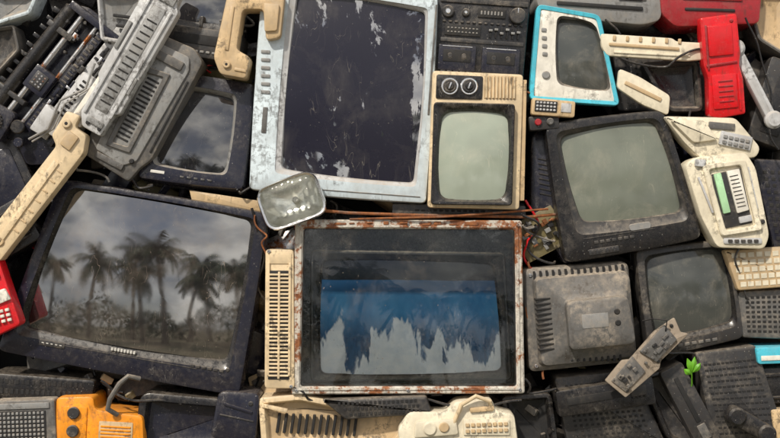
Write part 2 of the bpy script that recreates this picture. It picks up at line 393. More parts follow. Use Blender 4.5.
b=B(); u,v=o.L((500,88)); b.box(u,v,-.5,32,23,2,.5,mi=1); grille(b,u,v,31,22,9,-2,True,.5,3,0); o.part('speaker_grille',b,['beige','tan'])
b=B(); u,v=o.L((523,140)); b.box(u,v,3,5,120,30,1,mi=0); o.part('wood_side',b,'tan')
# ============================================================ STEREO
o=O('stereo_cassette_deck',482,38,4,4)
b=B(); b.poly([(-49,-44),(46,-44),(44,42),(-48,40)],0,70,4,1.5,0); o.part('case',b,'black')
b=B()
for x in(-24,20):
    b.box(x,22,-3,38,26,5,1.6,mi=0); b.box(x,20,-4,28,12,2,.6,mi=1); b.cyl(x-7,20,-4.4,3,1,2,seg=16); b.cyl(x+7,20,-4.4,3,1,2,seg=16)
    for i in range(5): b.box(x-13+i*6.5,36.5,-3,5,3,4,.6,mi=2)
    b.box(x,10.5,-3.6,30,.7,1,.1,mi=4,seg=1)
b.box(0,4,-1.2,84,4,2,.5,mi=2); 
b.box(-20,-6,-2,36,11,3,.8,mi=1); dots(b,-20,-6,9,2,3.6,4,2.2,1.4,-2.7,1,3)
for i in range(6): b.box(8+i*5.6,-6,-2.4,1.2,11,2,.2,mi=1); b.box(8+i*5.6,-8+R.uniform(-2,5),-4,3.6,2.2,3,.3,mi=3)
b.cyl(-36,-24,-5,6,6,2); b.cyl(-18,-24,-4,4,5,2); b.cyl(34,-24,-6,8,7,2); b.box(34,-29,-6.4,1,5,1,.1,mi=4)
b.cyl(-36,-24,-5.6,3,2,4,seg=18); b.cyl(-18,-24,-4.6,2,2,4,seg=18)
b.box(8,-25,-1.6,28,9,2,.5,mi=1); dots(b,8,-25,7,1,3.4,1,1.8,4,-2.2,1,3)
b.box(0,-36,-2,88,5,3,.6,mi=2); dots(b,0,-14.5,14,1,6,1,3.4,2,-1.6,2,2)
o.part('controls',b,['navy','void','char','grey','chrome'])
# ============================================================ TURQUOISE TV
o=crt('portable_television',[(539,7),(598,18),(617,103),(532,98)],[(560,17),(595,25),(610,89),(561,82)],-4,'cyan','white','dgrey','glassgrey',sag=7,r=7,rs=6,dish=.12,lip=3,rim=14)
b=B()
q=rloop(o.Q([(537,4),(600,15),(620,106),(529,100)]),7,5,6); q2=off(q,4.6)
b.loops([(q2,1.0),(off(q2,-.4),-.8),(off(q,.8),-1.4),(q,-.2),(q,10),(q2,10)],0)
for i in range(4):
    u,v=o.L((544+i*.3,30+i*8)); b.box(u,v,-1.4,5,4,3,1,mi=1)
u,v=o.L((546,75)); b.cyl(u,v,-2,4,4,1)
o.part('trim',b,['cyan','grey'])
# ============================================================ BLACK TV CENTRE RIGHT
o=crt('crt_television',[(545,124),(664,110),(703,238),(566,263)],[(561,137),(655,122),(683,211),(583,221)],-8,'black','black','char','glassgreen',sag=9,r=10,rs=8,dish=.5,lip=5,depth=150)
b=B(); u,v=o.L((622,238)); a=0
for i in range(7): b.box(u-26+i*6,v,-1.2,4.4,3,3,.6,mi=0)
b.box(u-2,v-5,-.7,72,.8,1.2,.2,mi=0)
u,v=o.L((640,226)); L=rloop([(u-11,v-3.5),(u+11,v-3.5),(u+11,v+3.5),(u-11,v+3.5)],3.4,4,2); b.loops([(L,1),(off(L,.5),-.6)],1,False,True)
u,v=o.L((604,250)); b.box(u,v,-1,30,6,2,.8,mi=0); dots(b,u,v,8,1,3.4,1,1.6,3.4,-1.6,1,0)
o.part('control_strip',b,['char','grey'])
o=O('television_cabinet',548,190,14,4)
b=B(); L=rloop(o.Q([(531,134),(556,122),(586,258),(566,266),(530,212)]),6,4,3); b.loops([(off(L,3),0),(off(L,.8),1),(L,4),(L,60)],0,True,True)
for i in range(8): b.box(-6+i*.6,-30+i*5,-.8,13,1.6,3,.4,8,mi=1,seg=1)
o.part('housing',b,['navy','void'])
# ============================================================ RIGHT LOWER TV
o=crt('crt_television',[(635,250),(729,240),(745,338),(650,359)],[(648,259),(722,249),(735,321),(658,337)],4,'char','char','black','glassgrey',sag=9,r=7,rs=8,dish=.45,depth=120)
b=B(); u,v=o.L((700,342))
for i in range(6): b.box(u-20+i*7,v,-1,5,3,2.5,.6,mi=0)
b.box(u-38,v-1,-.8,10,3,2,.5,mi=1); o.part('buttons',b,['dgrey','paper'])
# ============================================================ CRT BACK
def crtback(name,outer,hump,d,m='dgrey',rise=30):
    c=cen(outer); o=O(name,c[0],c[1],d,ang(outer))
    Lo=rloop(o.Q(outer),8,5,4); Lh=rloop(o.Q(hump),6,5,4)
    b=B(); m1=[a.lerp(h,.25) for a,h in zip(Lo,Lh)]; m2=[a.lerp(h,.32) for a,h in zip(Lo,Lh)]; m3=[a.lerp(h,.8) for a,h in zip(Lo,Lh)]
    b.loops([(Lo,45),(Lo,12),(off(Lo,1.2),11),(off(Lo,1.2),9),(Lo,8),(off(Lo,.8),2),(off(Lo,3),0),(m1,-2),(m2,-rise*.35),(m3,-rise*.5),(off(Lh,-2),-rise*.55),(off(Lh,-.5),-rise*.6),(Lh,-rise*.95),(off(Lh,2.5),-rise)],0,True,True)
    o.part('rear_shell',b,m)
    return o
o=crtback('television_rear_housing',[(521,269),(629,261),(637,362),(529,373)],[(562,300),(622,294),(630,340),(566,347)],2,'dgrey',30)
b=B()
for i in range(15):
    u,v=o.L((534+i*6.3,277-i*.5)); b.box(u,v,-4.2,2.2,12,3,.4,0,mi=0,seg=1)
for i in range(11):
    u,v=o.L((541+i*.4,298+i*5)); b.box(u,v,-14,15,2,12,.4,0,mi=0,seg=1)
for i in range(9):
    u,v=o.L((570+i*6,355)); b.box(u,v,-12,2.4,10,10,.4,0,mi=0,seg=1)
u,v=o.L((590,318)); b.box(u,v,-30.6,26,14,2,.5,0,mi=1); b.cyl(u+22,v+4,-31,3,4,0,seg=16); b.cyl(u+22,v-7,-31,3,4,0,seg=16)
o.part('vents_and_label',b,['void','grey'])
screws(o,[(530,275),(622,268),(630,354),(536,366)],-3,2)
def vented(name,q,d,m='char',nx=10,ny=7,vw=.6,vh=.45,th=50,r=5,area=.8,mv='void'):
    c=cen(q); o=O(name,c[0],c[1],d,ang(q)); lq=o.Q(q); L=rloop(lq,r,4,3)
    b=B(); b.loops([(off(L,3),0),(off(L,1),.8),(L,3.5),(L,th),(scl(L,.8),th+25)],0,True,True); o.part('casing',b,m)
    b=B(); Q=[Vector(p) for p in lq]
    w=((Q[1]-Q[0]).length+(Q[2]-Q[3]).length)/2; h=((Q[3]-Q[0]).length+(Q[2]-Q[1]).length)/2
    for i in range(nx):
        for j in range(ny):
            s=.5+((i+.5)/nx-.5)*area; t=.5+((j+.5)/ny-.5)*area
            p=Q[0].lerp(Q[1],s).lerp(Q[3].lerp(Q[2],s),t)
            b.box(p.x,p.y,-.5,w*area/nx*vw,h*area/ny*vh,2,.2,0,0,seg=1)
    o.part('vent_slots',b,mv); return o
vented('speaker_cabinet',[(553,377),(634,369),(668,445),(568,452)],16,'char',13,12,.5,.45)
vented('television_rear_housing',[(694,353),(757,345),(792,452),(716,452)],2,'char',12,14,.72,.35)
vented('television_rear_housing',[(737,291),(800,288),(800,340),(741,338)],6,'dgrey',9,8,.6,.5)
vented('radio_recorder',[(752,158),(812,160),(812,262),(776,258)],12,'navy',6,12,.6,.5)
vented('television_rear_housing',[(612,50),(706,62),(712,112),(616,112)],26,'char',14,4,.4,.7)
vented('keyboard',[(724,250),(800,246),(803,286),(738,291)],-3,'tan',8,5,.76,.68,th=12,r=3,area=.88,mv='ivory')
o=O('video_recorder',605,398,-2,-9); b=B(); b.poly([(-48,-14),(50,-14),(50,14),(-48,12)],0,60,3,1.2,0); b.box(-8,-2,-1,60,8,3,.8,mi=1); b.box(34,-2,-1.5,16,10,3,.8,mi=2); dots(b,34,4,4,1,4,1,2.6,2,-2.4,2,1); o.part('case',b,['black','void','char'])
o=O('video_recorder',690,405,0,62); b=B(); b.poly([(-42,-13),(46,-13),(46,13),(-42,12)],0,50,3,1.2,0); b.box(-6,0,-1,50,5,3,.8,mi=1);b.box(30,0,-1.5,16,9,3,.8,mi=2); o.part('case',b,['char','void','dgrey'])
o=O('telephone_handset',752,425,-14,30); b=B(); b.poly([(-26,-9),(26,-9),(26,9),(-26,9)],0,12,7,3,0); b.cyl(-17,0,-4,9,8,0,bev=2); b.cyl(17,0,-4,9,8,0,bev=2); o.part('handset_body',b,'black')
o=O('television_cabinet',772,356,-2,-2); b=B(); b.poly([(-16,-9),(30,-9),(30,8),(-14,8)],0,40,3,1.5,0); b.box(6,2,-1,34,5,3,.8,mi=1); o.part('case',b,['cyan','white'])
o=O('plastic_tray',772,388,8,-3); b=B(); b.poly([(-14,-20),(30,-20),(30,16),(-12,16)],0,30,3,1.5,0); b.ring([(-10,-15),(26,-15),(26,11),(-9,11)],[(-6,-11),(22,-11),(22,8),(-6,8)],-3,5); o.part('tray',b,'black')
o=O('television_cabinet',785,420,0,0); b=B(); b.poly([(-14,-10),(20,-12),(20,30),(-8,30)],0,40,3,1.5,0); o.part('case',b,'tan')
o=O('broken_circuit_panel',648,357,-22,-46)
b=B(); b.poly([(-46,-14),(-20,-16),(-14,-11),(22,-13),(46,-8),(40,6),(44,13),(6,12),(0,16),(-44,12)],0,4,1.5,.8,0)
b.poly([(-2,-10),(34,-11),(32,8),(2,9)],-3,5,1,.6,1); b.poly([(-42,-10),(-10,-12),(-12,8),(-40,8)],-2,4,1,.6,2)
for i in range(18): b.box(R.uniform(-38,34),R.uniform(-8,8),-5,R.uniform(2,7),R.uniform(1.5,4),4,.4,R.uniform(-10,10),R.choice([1,2,3]))
for p in((-40,-8),(38,-5),(-38,8),(4,10)): b.cyl(p[0],p[1],-2,1.8,3,3,seg=12)
b.tube([(30,-6,-3),(38,-14,-10),(30,-24,-8),(22,-28,2)],.7,3)
o.part('panel',b,['wood','dgrey','dgrey','void'])
b=B()
def leaf(b,x,y,d,l,w,a,mi=0):
    n=6; vs=[];fs=[]
    ca,sa=math.cos(a),math.sin(a)
    for i in range(n+1):
        t=i/n; ww=w*math.sin(math.pi*min(1,t*.93+.05))
        for s,q in((-1,0),(0,1.2),(1,0)):
            px,py=t*l,s*ww; vs.append((x+px*ca-py*sa,y+px*sa+py*ca,d-q-3*math.sin(t*2.4)))
    for i in range(n): fs+= [[i*3,i*3+1,i*3+4,i*3+3],[i*3+1,i*3+2,i*3+5,i*3+4]]
    b.raw(vs,fs,mi)
for (x,y,a,l) in((0,10,-1.9,15),(0,10,-1.4,16),(1,10,-.9,12),(-1,12,-2.5,9)): leaf(b,x,y,-2,l,3.0,a)
b.tube([(0,10,-2),(2,22,4),(3,36,16)],.8,0,6)
single('green_seedling',b,['green'],691,362,-6)
# ============================================================ CENTRE RUSTY OLD TV
o=O('old_television',408,307,-8,.3)
out=o.Q([(296,220),(521,221),(524,393),(292,394)]); inn=o.Q([(304,229),(514,230),(516,386),(301,386)])
b=B(); b.ring(out,inn,0,26,3,3,1.2,0)
b.ring(o.Q([(300.5,225),(517.5,225.5),(520,389.5),(297,390)]),o.Q([(303,228),(515,228.5),(517,387),(300,387)]),-1.2,4,2,2,.5,0); o.part('metal_frame',b,'rustframe')
b=B(); Lo=rloop(out,3,4,4); b.loops([(off(Lo,2),26),(off(Lo,2.5),60),(scl(Lo,.8),85),(scl(Lo,.55),135)],0,False,True); o.part('cabinet',b,'char')
Li=rloop(inn,3,4,4); qs=o.Q([(322,262),(494,266),(503,373),(320,376)]); Ls=rloop(qs,7,4,4,1.5)
qm=o.Q([(311,252),(505,255),(512,381),(311,383)]); Lm=rloop(qm,5,4,4)
b=B(); b.loops([(Ls,34),(Ls,24),(off(Ls,-2),22.5),(off(Lm,1.5),16),(Lm,16),(off(Lm,-1.5),18),(off(Lm,-1.5),22),(off(Li,-1),22),(off(Li,-1),4)],[1,1,2,2,2,1,1,1]); o.part('inner_mask',b,['void','black','char'])
g=B(); g.dome(off(Ls,-.5),26,7); o.part('picture_tube',g,'skyrefl',ang=60)
b=B(); b.poly(inn,3.2,1.4,3,.3,0); o.part('front_glass',b,'pane')
screws(o,[(300,226),(517,226),(519,389),(297,390),(408,225),(408,390)],-2,1.7)
b=B()
for i in range(9): b.box(-70+i*17+R.uniform(-4,4),-83+R.uniform(-1,1),-2.0,R.uniform(5,14),R.uniform(1.5,4),1.6,.6,R.uniform(-4,4),0,seg=1)
o.part('rust_flakes',b,'rust')
o=O('slotted_vent_panel',280,319,-10,.4)
b=B(); b.poly([(-15,-69),(13,-69),(15,69),(-15,69)],0,24,4,1.5,0); b.box(-1,6,-.8,21,108,2,.6,mi=1)
for i in range(27): b.box(-1,-44+i*3.85,-2.2,20,2,3,.5,mi=0,seg=1)
b.box(-1,6,-2.8,2.2,106,3,.5,mi=0); b.box(0,-60,-1.2,22,11,3,1.5,mi=0); b.box(9.5,0,-2,2.4,112,3,.6,mi=0); b.box(-11.5,0,-2,2.4,112,3,.6,mi=0)
o.part('panel',b,['beige','void']); screws(o,[(269,252),(291,386)],-2,1.8)
# ============================================================ HEADLIGHT
o=O('car_headlight',291,201,-26,-19)
q=[(-31,-21),(30,-23),(32,22),(-30,23)]; L=rloop(q,12,6,6,1)
b=B(); b.loops([(off(L,3.4),1),(off(L,3),-.6),(off(L,1),-1.2),(L,1),(L,8),(off(L,4),12),(scl(L,.6),26)],0,False,True); o.part('rim',b,'chrome')
b=B(); L2=off(L,3)
cL=sum(L2,Vector((0,0)))/len(L2)
b.loops([(scl(L2,t),1.5+11*(1-t*t)) for t in (1,.92,.84,.75,.66,.56,.46,.36,.26,.16,.06)],0,False,True); o.part('reflector',b,'reflector',ang=60)
b=B(); rings=30; L2s=rloop(q,12,10,16,1); L2s=off(L2s,3)
cm=max((p-cL).length for p in L2s); n=len(L2s); vs=[(cL.x,cL.y,-6)]; fs=[]
for k in range(1,rings+1):
    for p in L2s:
        qv=cL+(p-cL)*k/rings; fl=1.5*(.5-.5*math.cos((qv.x+qv.y*.2)*math.tau/6.5))*(1 if abs(qv.y)>7 else .35)+.9*(.5-.5*math.cos(qv.y*math.tau/14)); vs.append((qv.x,qv.y,.8-6*(1-((qv-cL).length/cm)**2)+fl*(1 if k<rings-1 else 0)))
for i in range(n): fs.append([0,1+i,1+(i+1)%n])
for k in range(rings-1):
    for i in range(n):
        j=(i+1)%n; a=1+k*n; bb=1+(k+1)*n; fs.append([a+i,a+j,bb+j,bb+i])
b.raw(vs,fs,0); o.part('lens',b,'clearlens',ang=60)
b=B(); b.cyl(4,0,4,3.2,8,0,bev=1.2); o.part('bulb',b,['white'])
# ============================================================ TOP LEFT PRINTER MECHANISM
o=O('printer_mechanism',52,80,0,-52)
b=B(); b.poly([(-78,-44),(70,-40),(80,-20),(78,38),(-70,46),(-84,30)],14,40,4,1.5,0)
b.poly([(-80,-34),(-52,-36),(-48,-6),(-82,-2)],-4,20,5,2,0)
b.cyl(-68,-20,-7,9,6,1,bev=1); b.cyl(-68,-20,-9,4,4,0); b.cyl(-58,2,-3,7,6,1,bev=1); b.cyl(-70,12,-2,5,6,0)
for k in range(16):
    a=k*math.tau/16; b.box(-68+9.4*math.cos(a),-20+9.4*math.sin(a),-6.5,1.8,1.8,5,.2,math.degrees(a),1,seg=1)
b.cyl(8,-30,4,7,124,1,'u',bev=1); b.cyl(8,-16,3,3,126,2,'u'); b.cyl(8,2,3,2.2,126,2,'u')
b.box(8,10,2,122,9,6,1.5,mi=0); dots(b,8,10,24,1,5,1,2.4,6,.8,3,3)
b.box(8,24,4,120,14,5,1,mi=4); b.box(8,37,2,124,6,10,1.5,mi=0)
b.box(-8,-8,-6,26,24,14,2,mi=0); b.box(-8,-8,-7.5,16,14,3,1,mi=3); dots(b,-8,-8,4,3,3.5,4,2,2,-8.2,1.4,2)
b.box(44,-24,-2,6,30,14,1,mi=3); b.box(-36,-24,-2,5,34,14,1,mi=3); b.box(72,0,-4,8,64,20,2,mi=0)
for i in range(9): b.box(-30+i*11,-42,6,4,7,8,.8,mi=1)
for i in range(26): b.box(R.uniform(-44,66),R.uniform(-12,34),0,R.uniform(2,10),R.uniform(1.5,5),6,.6,0,R.choice([0,1,3,2]))
for i in range(14): b.cyl(R.uniform(-44,66),R.uniform(-38,34),-1,R.uniform(1.2,2.6),8,R.choice([2,3]),seg=12,bev=.4)
o.part('mechanism',b,['navy','black','metal','char','lgrey'])
b=B(); b.tube([(-60,20,-6),(-40,30,-12),(-10,22,-10),(14,34,-8),(40,26,-9)],1.3,0); b.tube([(-60,24,-6),(-36,34,-10),(-10,28,-12),(20,38,-8)],1,0); o.part('ribbon_cable',b,'grey')
o=O('printer_cover',74,112,-4,-52); b=B(); b.poly([(-34,-16),(38,-18),(42,14),(-30,20)],0,6,3,1.2,0); b.box(2,0,-2,56,4,3,1,mi=1); b.box(4,9,-1.5,48,2,3,.8,mi=1); b.poly([(-40,-24),(-10,-26),(-8,-12),(-38,-10)],-4,8,2,1,0); dots(b,10,-9,9,1,5,1,2.4,7,-.7,2,2); o.part('cover',b,['lgrey','grey','void'])
def shell(name,pts,d,m,th=26,r=8,inner=9,din=12,minner=None,roll=0):
    c=cen(pts); o=O(name,c[0],c[1],d,roll); L=rloop(o.Q(pts),r,5,4)
    b=B(); Li=off(L,inner)
    b.loops([(scl(Li,.6),din+3),(scl(Li,.97),din),(Li,din-2),(off(L,inner-1),2),(off(L,inner-2.5),0),(off(L,2),0),(off(L,.6),.7),(L,2.6),(L,th),(off(L,2),th+2)],[1,1,0,0,0,0,0,0,0],True,True)
    o.part('shell',b,[m,minner or m]); return o
# stacked printer housings, long axis running up to the right
o=O('printer_housing',138,112,-8,-62); b=B()
b.poly([(-62,-30),(-30,-33),(-26,-38),(60,-38),(78,-30),(82,20),(74,34),(-36,34),(-48,28),(-66,24)],0,46,4,2.4,0)
b.poly([(-52,-20),(56,-26),(70,-20),(72,20),(60,26),(-44,22),(-54,12)],-2.2,5,3,1,1)
b.ring([(-44,-12),(44,-16),(48,12),(-40,13)],[(-38,-7),(38,-10),(42,7),(-35,8)],-5,5,2,1.4,.8,0)
grille(b,2,-1,70,13,15,-3,True,.45,3,2); b.box(60,2,-6,9,34,5,1.2,mi=0); b.cyl(60,-16,-7,3,3,2,seg=16); b.cyl(-46,18,-4,2.6,3,2,seg=16); b.box(10,29.5,-1.5,80,2,3,.6,mi=2); b.box(14,-32,-1.5,84,1.6,3,.5,mi=2)
b.box(-56,-2,-3,6,30,5,1,mi=0); b.box(-20,-25,-3.5,22,5,4,1,-3,mi=0)
o.part('housing',b,['dgrey','grey','void'])
o=O('printer_lid',130,62,-24,-60); b=B()
b.poly([(-78,-10),(-66,-18),(-30,-18),(-26,-22),(76,-23),(86,-18),(86,10),(70,12),(66,17),(-50,17),(-54,12),(-78,11)],0,14,3,2,0)
b.box(4,-14,-2.2,138,3,4,1,mi=0); b.box(2,11,-2.2,120,3,4,1,mi=0); b.poly([(-56,-8),(60,-9),(62,6),(-56,6)],-.8,3,1,.6,1)
for i in range(14): b.box(-46+i*7,-1,-1.8,1.4,11,2.5,.3,mi=2,seg=1)
b.box(72,-3,-2.8,9,26,5,1,mi=1); b.box(-68,0,-2.6,6,18,4,1,mi=1); b.box(20,-19,-3,30,4,5,.8,mi=1); b.box(-20,14.5,-3,18,3,5,.8,mi=1)
for p in((-72,-6),(80,-14),(80,6),(-72,7),(10,-19)): b.cyl(p[0],p[1],-2,2,4,2,seg=14,bev=.4)
o.part('lid',b,['lgrey','grey','void'])
o=O('printer_tray',96,92,-18,-54); b=B()
b.poly([(-40,-6),(50,-9),(56,0),(48,8),(-38,8)],0,16,2,1.4,0); b.box(2,0,-2,76,3,4,1,mi=1); b.cyl(-30,0,-3,4,5,1); 
for i in range(6): b.box(-18+i*11,5,-1.4,4,4,3,.6,mi=1)
o.part('tray',b,['white','grey'])
o=shell('plastic_cover',[(96,-8),(140,-10),(146,22),(128,44),(100,40)],-6,'lgrey',30,4,5,7,'grey')
b=B(); b.box(0,-2,3,20,3,4,.8,8,0); b.box(1,8,3,16,3,4,.8,8,0); o.part('slots',b,'void')
shell('plastic_cover',[(-10,-8),(40,-10),(30,14),(-8,26)],-4,'bluewhite',30,5,5,6,'grey')
shell('television_cabinet',[(-10,28),(14,24),(20,50),(-4,76),(-12,70)],2,'dgrey',30,5,4,5,'char')
o=O('beige_plastic_bracket',40,185,-26,-54)
b=B(); b.poly([(-82,-14),(40,-10),(46,-20),(74,-22),(78,-8),(66,-6),(66,8),(50,16),(-84,12)],0,16,3,1.8,0)
b.box(-20,0,-2,96,6,3,1,mi=0); b.box(52,-2,-3,16,12,5,1.5,mi=1); b.cyl(-68,0,-2,5,4,1); b.cyl(-68,0,-2.4,2.4,4,2); b.cyl(64,-14,-3,4.5,5,0); b.cyl(64,-14,-3.5,2,4,2)
for i in range(7): b.box(-50+i*12,7.5,-1,1.5,6,4,.3,mi=1)
o.part('bracket',b,['beige','tan','void'])
o=O('television_cabinet',10,185,12,-20); b=B(); b.poly([(-30,-50),(20,-44),(26,30),(-30,50)],0,40,6,2,0); b.poly([(-24,-40),(12,-36),(16,20),(-24,36)],-1.5,3,4,1,1); o.part('case',b,['black','navy'])
o=O('beige_plastic_bracket',246,36,-16,6)
b=B(); b.poly([(-22,-46),(34,-44),(34,-2),(20,2),(14,-28),(-6,-26),(-8,14),(6,20),(4,42),(-22,40),(-30,24),(-26,-10)],0,26,4,2,0)
b.poly([(14,-34),(30,-34),(30,-8),(18,-6)],-3,5,2,1,0); b.cyl(-16,30,-3,4,4,0); b.cyl(-16,30,-3.4,1.8,4,1); b.box(-17,-6,-1.5,4,44,4,1,2,0); b.box(-2,34,-1.5,12,3,3,.8,4,0)
o.part('bracket',b,['tan','void'])
crt('crt_television',[(168,-34),(244,-26),(240,64),(160,56)],[(178,-30),(234,-20),(230,22),(172,16)],16,'black','char','black','glassdark',sag=6,r=6,rs=6,pitch=-8)
o=O('video_recorder',203,44,6,8); b=B(); b.poly([(-36,-16),(38,-16),(38,14),(-36,14)],0,60,3,1.4,0); b.box(-6,-4,-1.2,48,10,3,.8,mi=1); dots(b,0,8,9,1,6,1,4,2.4,-1.4,2,2); o.part('case',b,['char','void','grey'])
vented('speaker_cabinet',[(124,-20),(170,-16),(164,40),(140,36)],14,'dgrey',5,9,.6,.45)
# ============================================================ TOP RIGHT
o=O('desktop_printer',600,2,-2,4); b=B(); b.poly([(-60,-24),(64,-24),(62,14),(44,20),(-50,18),(-64,6)],0,60,6,2,0); b.box(0,4,-2,86,4,4,1,mi=1); b.box(0,-8,-1.2,92,8,3,1,mi=2); b.box(30,-6,-2,24,5,3,1,mi=1); o.part('case',b,['grey','void','dgrey'])
o=O('broken_plastic_cover',652,48,-6,3); b=B(); b.poly([(-52,-12),(20,-11),(24,-8),(52,-8),(58,8),(36,11),(-44,10),(-50,2)],0,5,3,1.5,0); b.box(-8,-1,-2,70,3,4,1,1,1); b.box(0,6,-1.4,76,2,3,.6,0,0)
for i in range(6): b.box(-38+i*13,-8,-1.6,3,5,3,.6,0,1)
o.part('cover',b,['ivory','tan'])
o=O('broken_plastic_cover',642,93,-8,30); b=B(); b.poly([(-32,-10),(-10,-13),(26,-12),(34,6),(6,10),(-24,8)],0,5,4,1.5,0); b.box(0,-2,-1.6,40,4,4,1,-4,1); o.part('cover',b,['ivory','tan'])
o=O('red_plastic_housing',722,67,-18,-5,yaw=-6,pitch=5); b=B()
b.poly([(-18,-50),(18,-51),(19,-12),(17,0),(20,14),(20,48),(-6,50),(-16,47),(-14,10),(-18,-4)],0,22,3,2.4,0)
b.box(0,-26,-2.4,24,30,5,2,0,0); b.box(1,24,-1.8,24,34,4,2,0,0); b.box(0,-3,-1.4,30,2.4,3,.8,-3,1); b.box(-13,-20,-1.5,2,44,3,.6,0,1); b.box(15,26,-1.5,2,36,3,.6,0,0)
for i in range(5): b.box(2,14+i*5,-2.6,14,1.4,3,.4,0,1)
b.cyl(12,-44,-1,2,3,1,seg=14)
o.part('housing',b,['red','dred'])
o=O('red_plastic_case',712,6,-4,2); b=B(); b.poly([(-54,-26),(50,-26),(48,16),(-36,22),(-50,10)],0,50,6,2,0); b.box(0,-8,-2,60,5,4,1.5,mi=0); b.box(-2,4,-1.5,50,3,3,1,mi=1); o.part('case',b,['dred','void'])
o=O('calculator',554,107,-14,4); b=B(); b.poly([(-22,-8),(21,-7),(21,9),(-22,9)],0,9,2.5,1.2,0); b.box(-8,0,-1,22,11,2,.6,mi=1); dots(b,-8,0,6,3,3.4,3.4,2.4,2.1,-2,2,2); b.box(12,0,-1,10,9,2,.5,mi=2); o.part('case',b,['tan','void','lgrey'])
o=O('cassette_case',543,122,-9,-3); b=B(); b.poly([(-14,-6),(16,-6),(16,7),(-13,8)],0,14,2,1,0); b.cyl(-5,0,-3,3.4,4,1); b.cyl(7,0,-3,3.6,4,2);o.part('case',b,['char','dred','dgrey'])
o=O('desk_telephone',713,138,-14,2)
b=B(); b.poly([(-50,-20),(22,-21),(48,8),(44,18),(-10,22),(-28,6)],0,22,5,2.5,0); b.poly([(-44,-16),(-10,-17),(4,2),(-20,6)],-5,8,4,2,0); b.box(22,2,-2.5,32,14,4,1.5,10,1); dots(b,22,3,5,2,5.6,5.4,4,3.4,-4,3,2,10); b.box(8,-12,-2,26,7,3,1,3,3)
o.part('base',b,['ivory','lgrey','grey','dgrey'])
o=O('fax_machine',732,203,-18,-6,sc=1.06)
b=B(); b.poly([(-40,-40),(-30,-46),(18,-46),(26,-30),(32,34),(26,46),(-18,40),(-30,10)],0,26,5,2.2,0)
b.ring([(-25,-38),(16,-39),(25,28),(-14,30)],[(-19,-33),(11,-34),(19,23),(-9,25)],-4,6,4,3,1,0)
b.box(0,-4,-1.5,28,52,3,1,-6,3); b.box(-9,-10,-4,7,38,5,1.2,-8,2); b.poly([(-3,-30),(9,-31),(14,8),(3,10)],-4,4,1,.6,4); 
for i in range(9): b.box(3+i*.55,-25+i*3.6,-4.5,8,.8,1,.1,-6,3,seg=1)
b.box(10,16,-4,12,6,4,1,-6,1); b.box(-26,-40,-4,10,7,5,1.6,10,1); b.box(20,-12,-2.6,2,40,4,.7,-7,1); b.box(-24,-10,-2.6,2,36,4,.7,-16,1)
b.box(6,36,-2,36,6,5,2,6,1); dots(b,6,36,5,1,6,1,4,3,-3.4,3,3,6); b.cyl(26,20,-2,2.4,4,3,seg=14)
o.part('case',b,['ivory','lgrey','lime','char','white'])
o=O('telephone_handset',755,84,-12,62); b=B(); b.poly([(-48,-6),(44,-5),(50,0),(44,6),(-48,5)],0,9,4,2.5,0); b.cyl(-40,0,-3,9,9,0,bev=2.5); b.cyl(40,0,-3,9,9,0,bev=2.5); o.part('handset_body',b,'lgrey')
shell('television_cabinet',[(744,-10),(790,-10),(790,60),(758,40)],6,'dgrey',40,5,5,6,'tan')
o=O('video_recorder',775,105,10,20); b=B(); b.poly([(-20,-46),(26,-46),(26,40),(-16,40)],0,50,4,1.5,0); b.box(4,0,-1,20,60,3,1,mi=1); o.part('case',b,['char','black'])
shell('television_cabinet',[(640,62),(700,58),(704,112),(668,112)],10,'char',40,8,6,8,'black')
# ============================================================ LEFT EDGE RED PHONE
o=O('red_telephone',-1,296,-24,-14); b=B(); b.poly([(-20,-34),(8,-38),(14,32),(-24,40)],0,18,4,2,0); b.poly([(-16,-4),(8,-6),(11,6),(-18,10)],-3,5,1.5,.8,1); dots(b,-4,20,4,3,6,5,4,3,-3,3,1); b.box(-4,-20,-3,20,8,5,2,-4,0); o.part('body',b,['red','white'])
o=O('video_recorder',4,232,8,-30); b=B(); b.poly([(-30,-24),(30,-24),(30,24),(-30,24)],0,40,3,1.4,0); grille(b,0,0,46,36,9,-2,False,.5,4,1); o.part('case',b,['black','char'])
# ============================================================ BOTTOM LEFT
o=O('transistor_radio',26,424,-10,-2); b=B(); b.poly([(-32,-24),(29,-24),(30,30),(-32,30)],0,40,4,2,0); b.box(-4,4,-1,48,34,2,1,mi=1); dots(b,-4,4,11,8,4.2,4.2,2.7,2.7,-2,3,2); b.box(-2,-18,-1.6,52,6,3,1,mi=2); o.part('case',b,['dgrey','void','grey'])
o=O('portable_television',102,424,-8,3); b=B(); b.poly([(-47,-24),(-10,-27),(-8,-14),(40,-10),(44,34),(-46,34)],0,50,5,2,0); b.box(-28,6,-1.5,26,44,3,1.5,mi=0); b.box(14,12,-1.2,34,30,3,1.5,mi=1)
for i in range(9): b.box(14,2+i*3.4,-2.2,30,1.8,3,.4,mi=0,seg=1)
b.cyl(-28,-10,-5,6,6,2); b.cyl(-28,8,-5,6,6,2); o.part('cabinet',b,['orange','tan','char'])
o=O('radio_handle',120,394,-14,-58); b=B(); b.tube([(-20,8,4),(-18,-2,-4),(-8,-5,-6),(10,-5,-6),(20,-2,-4),(22,8,4)],2.6,0,10); o.part('handle',b,'dgrey')
shell('television_cabinet',[(140,392),(256,402),(250,455),(132,455)],-2,'black',60,12,10,10,'navy')
vented('television_rear_housing',[(-12,372),(96,380),(92,402),(-12,398)],8,'black',16,2,.6,.5)
o=O('television_cabinet',238,408,-6,8); b=B(); b.poly([(-22,-14),(20,-18),(22,34),(-24,34)],0,60,8,3,0); b.box(0,0,-2,30,3,4,1,10,0); b.box(0,10,-1,34,1.4,2,.4,4,1); b.cyl(12,-6,-1.5,2.5,3,1,seg=16); o.part('case',b,['navy','char'])
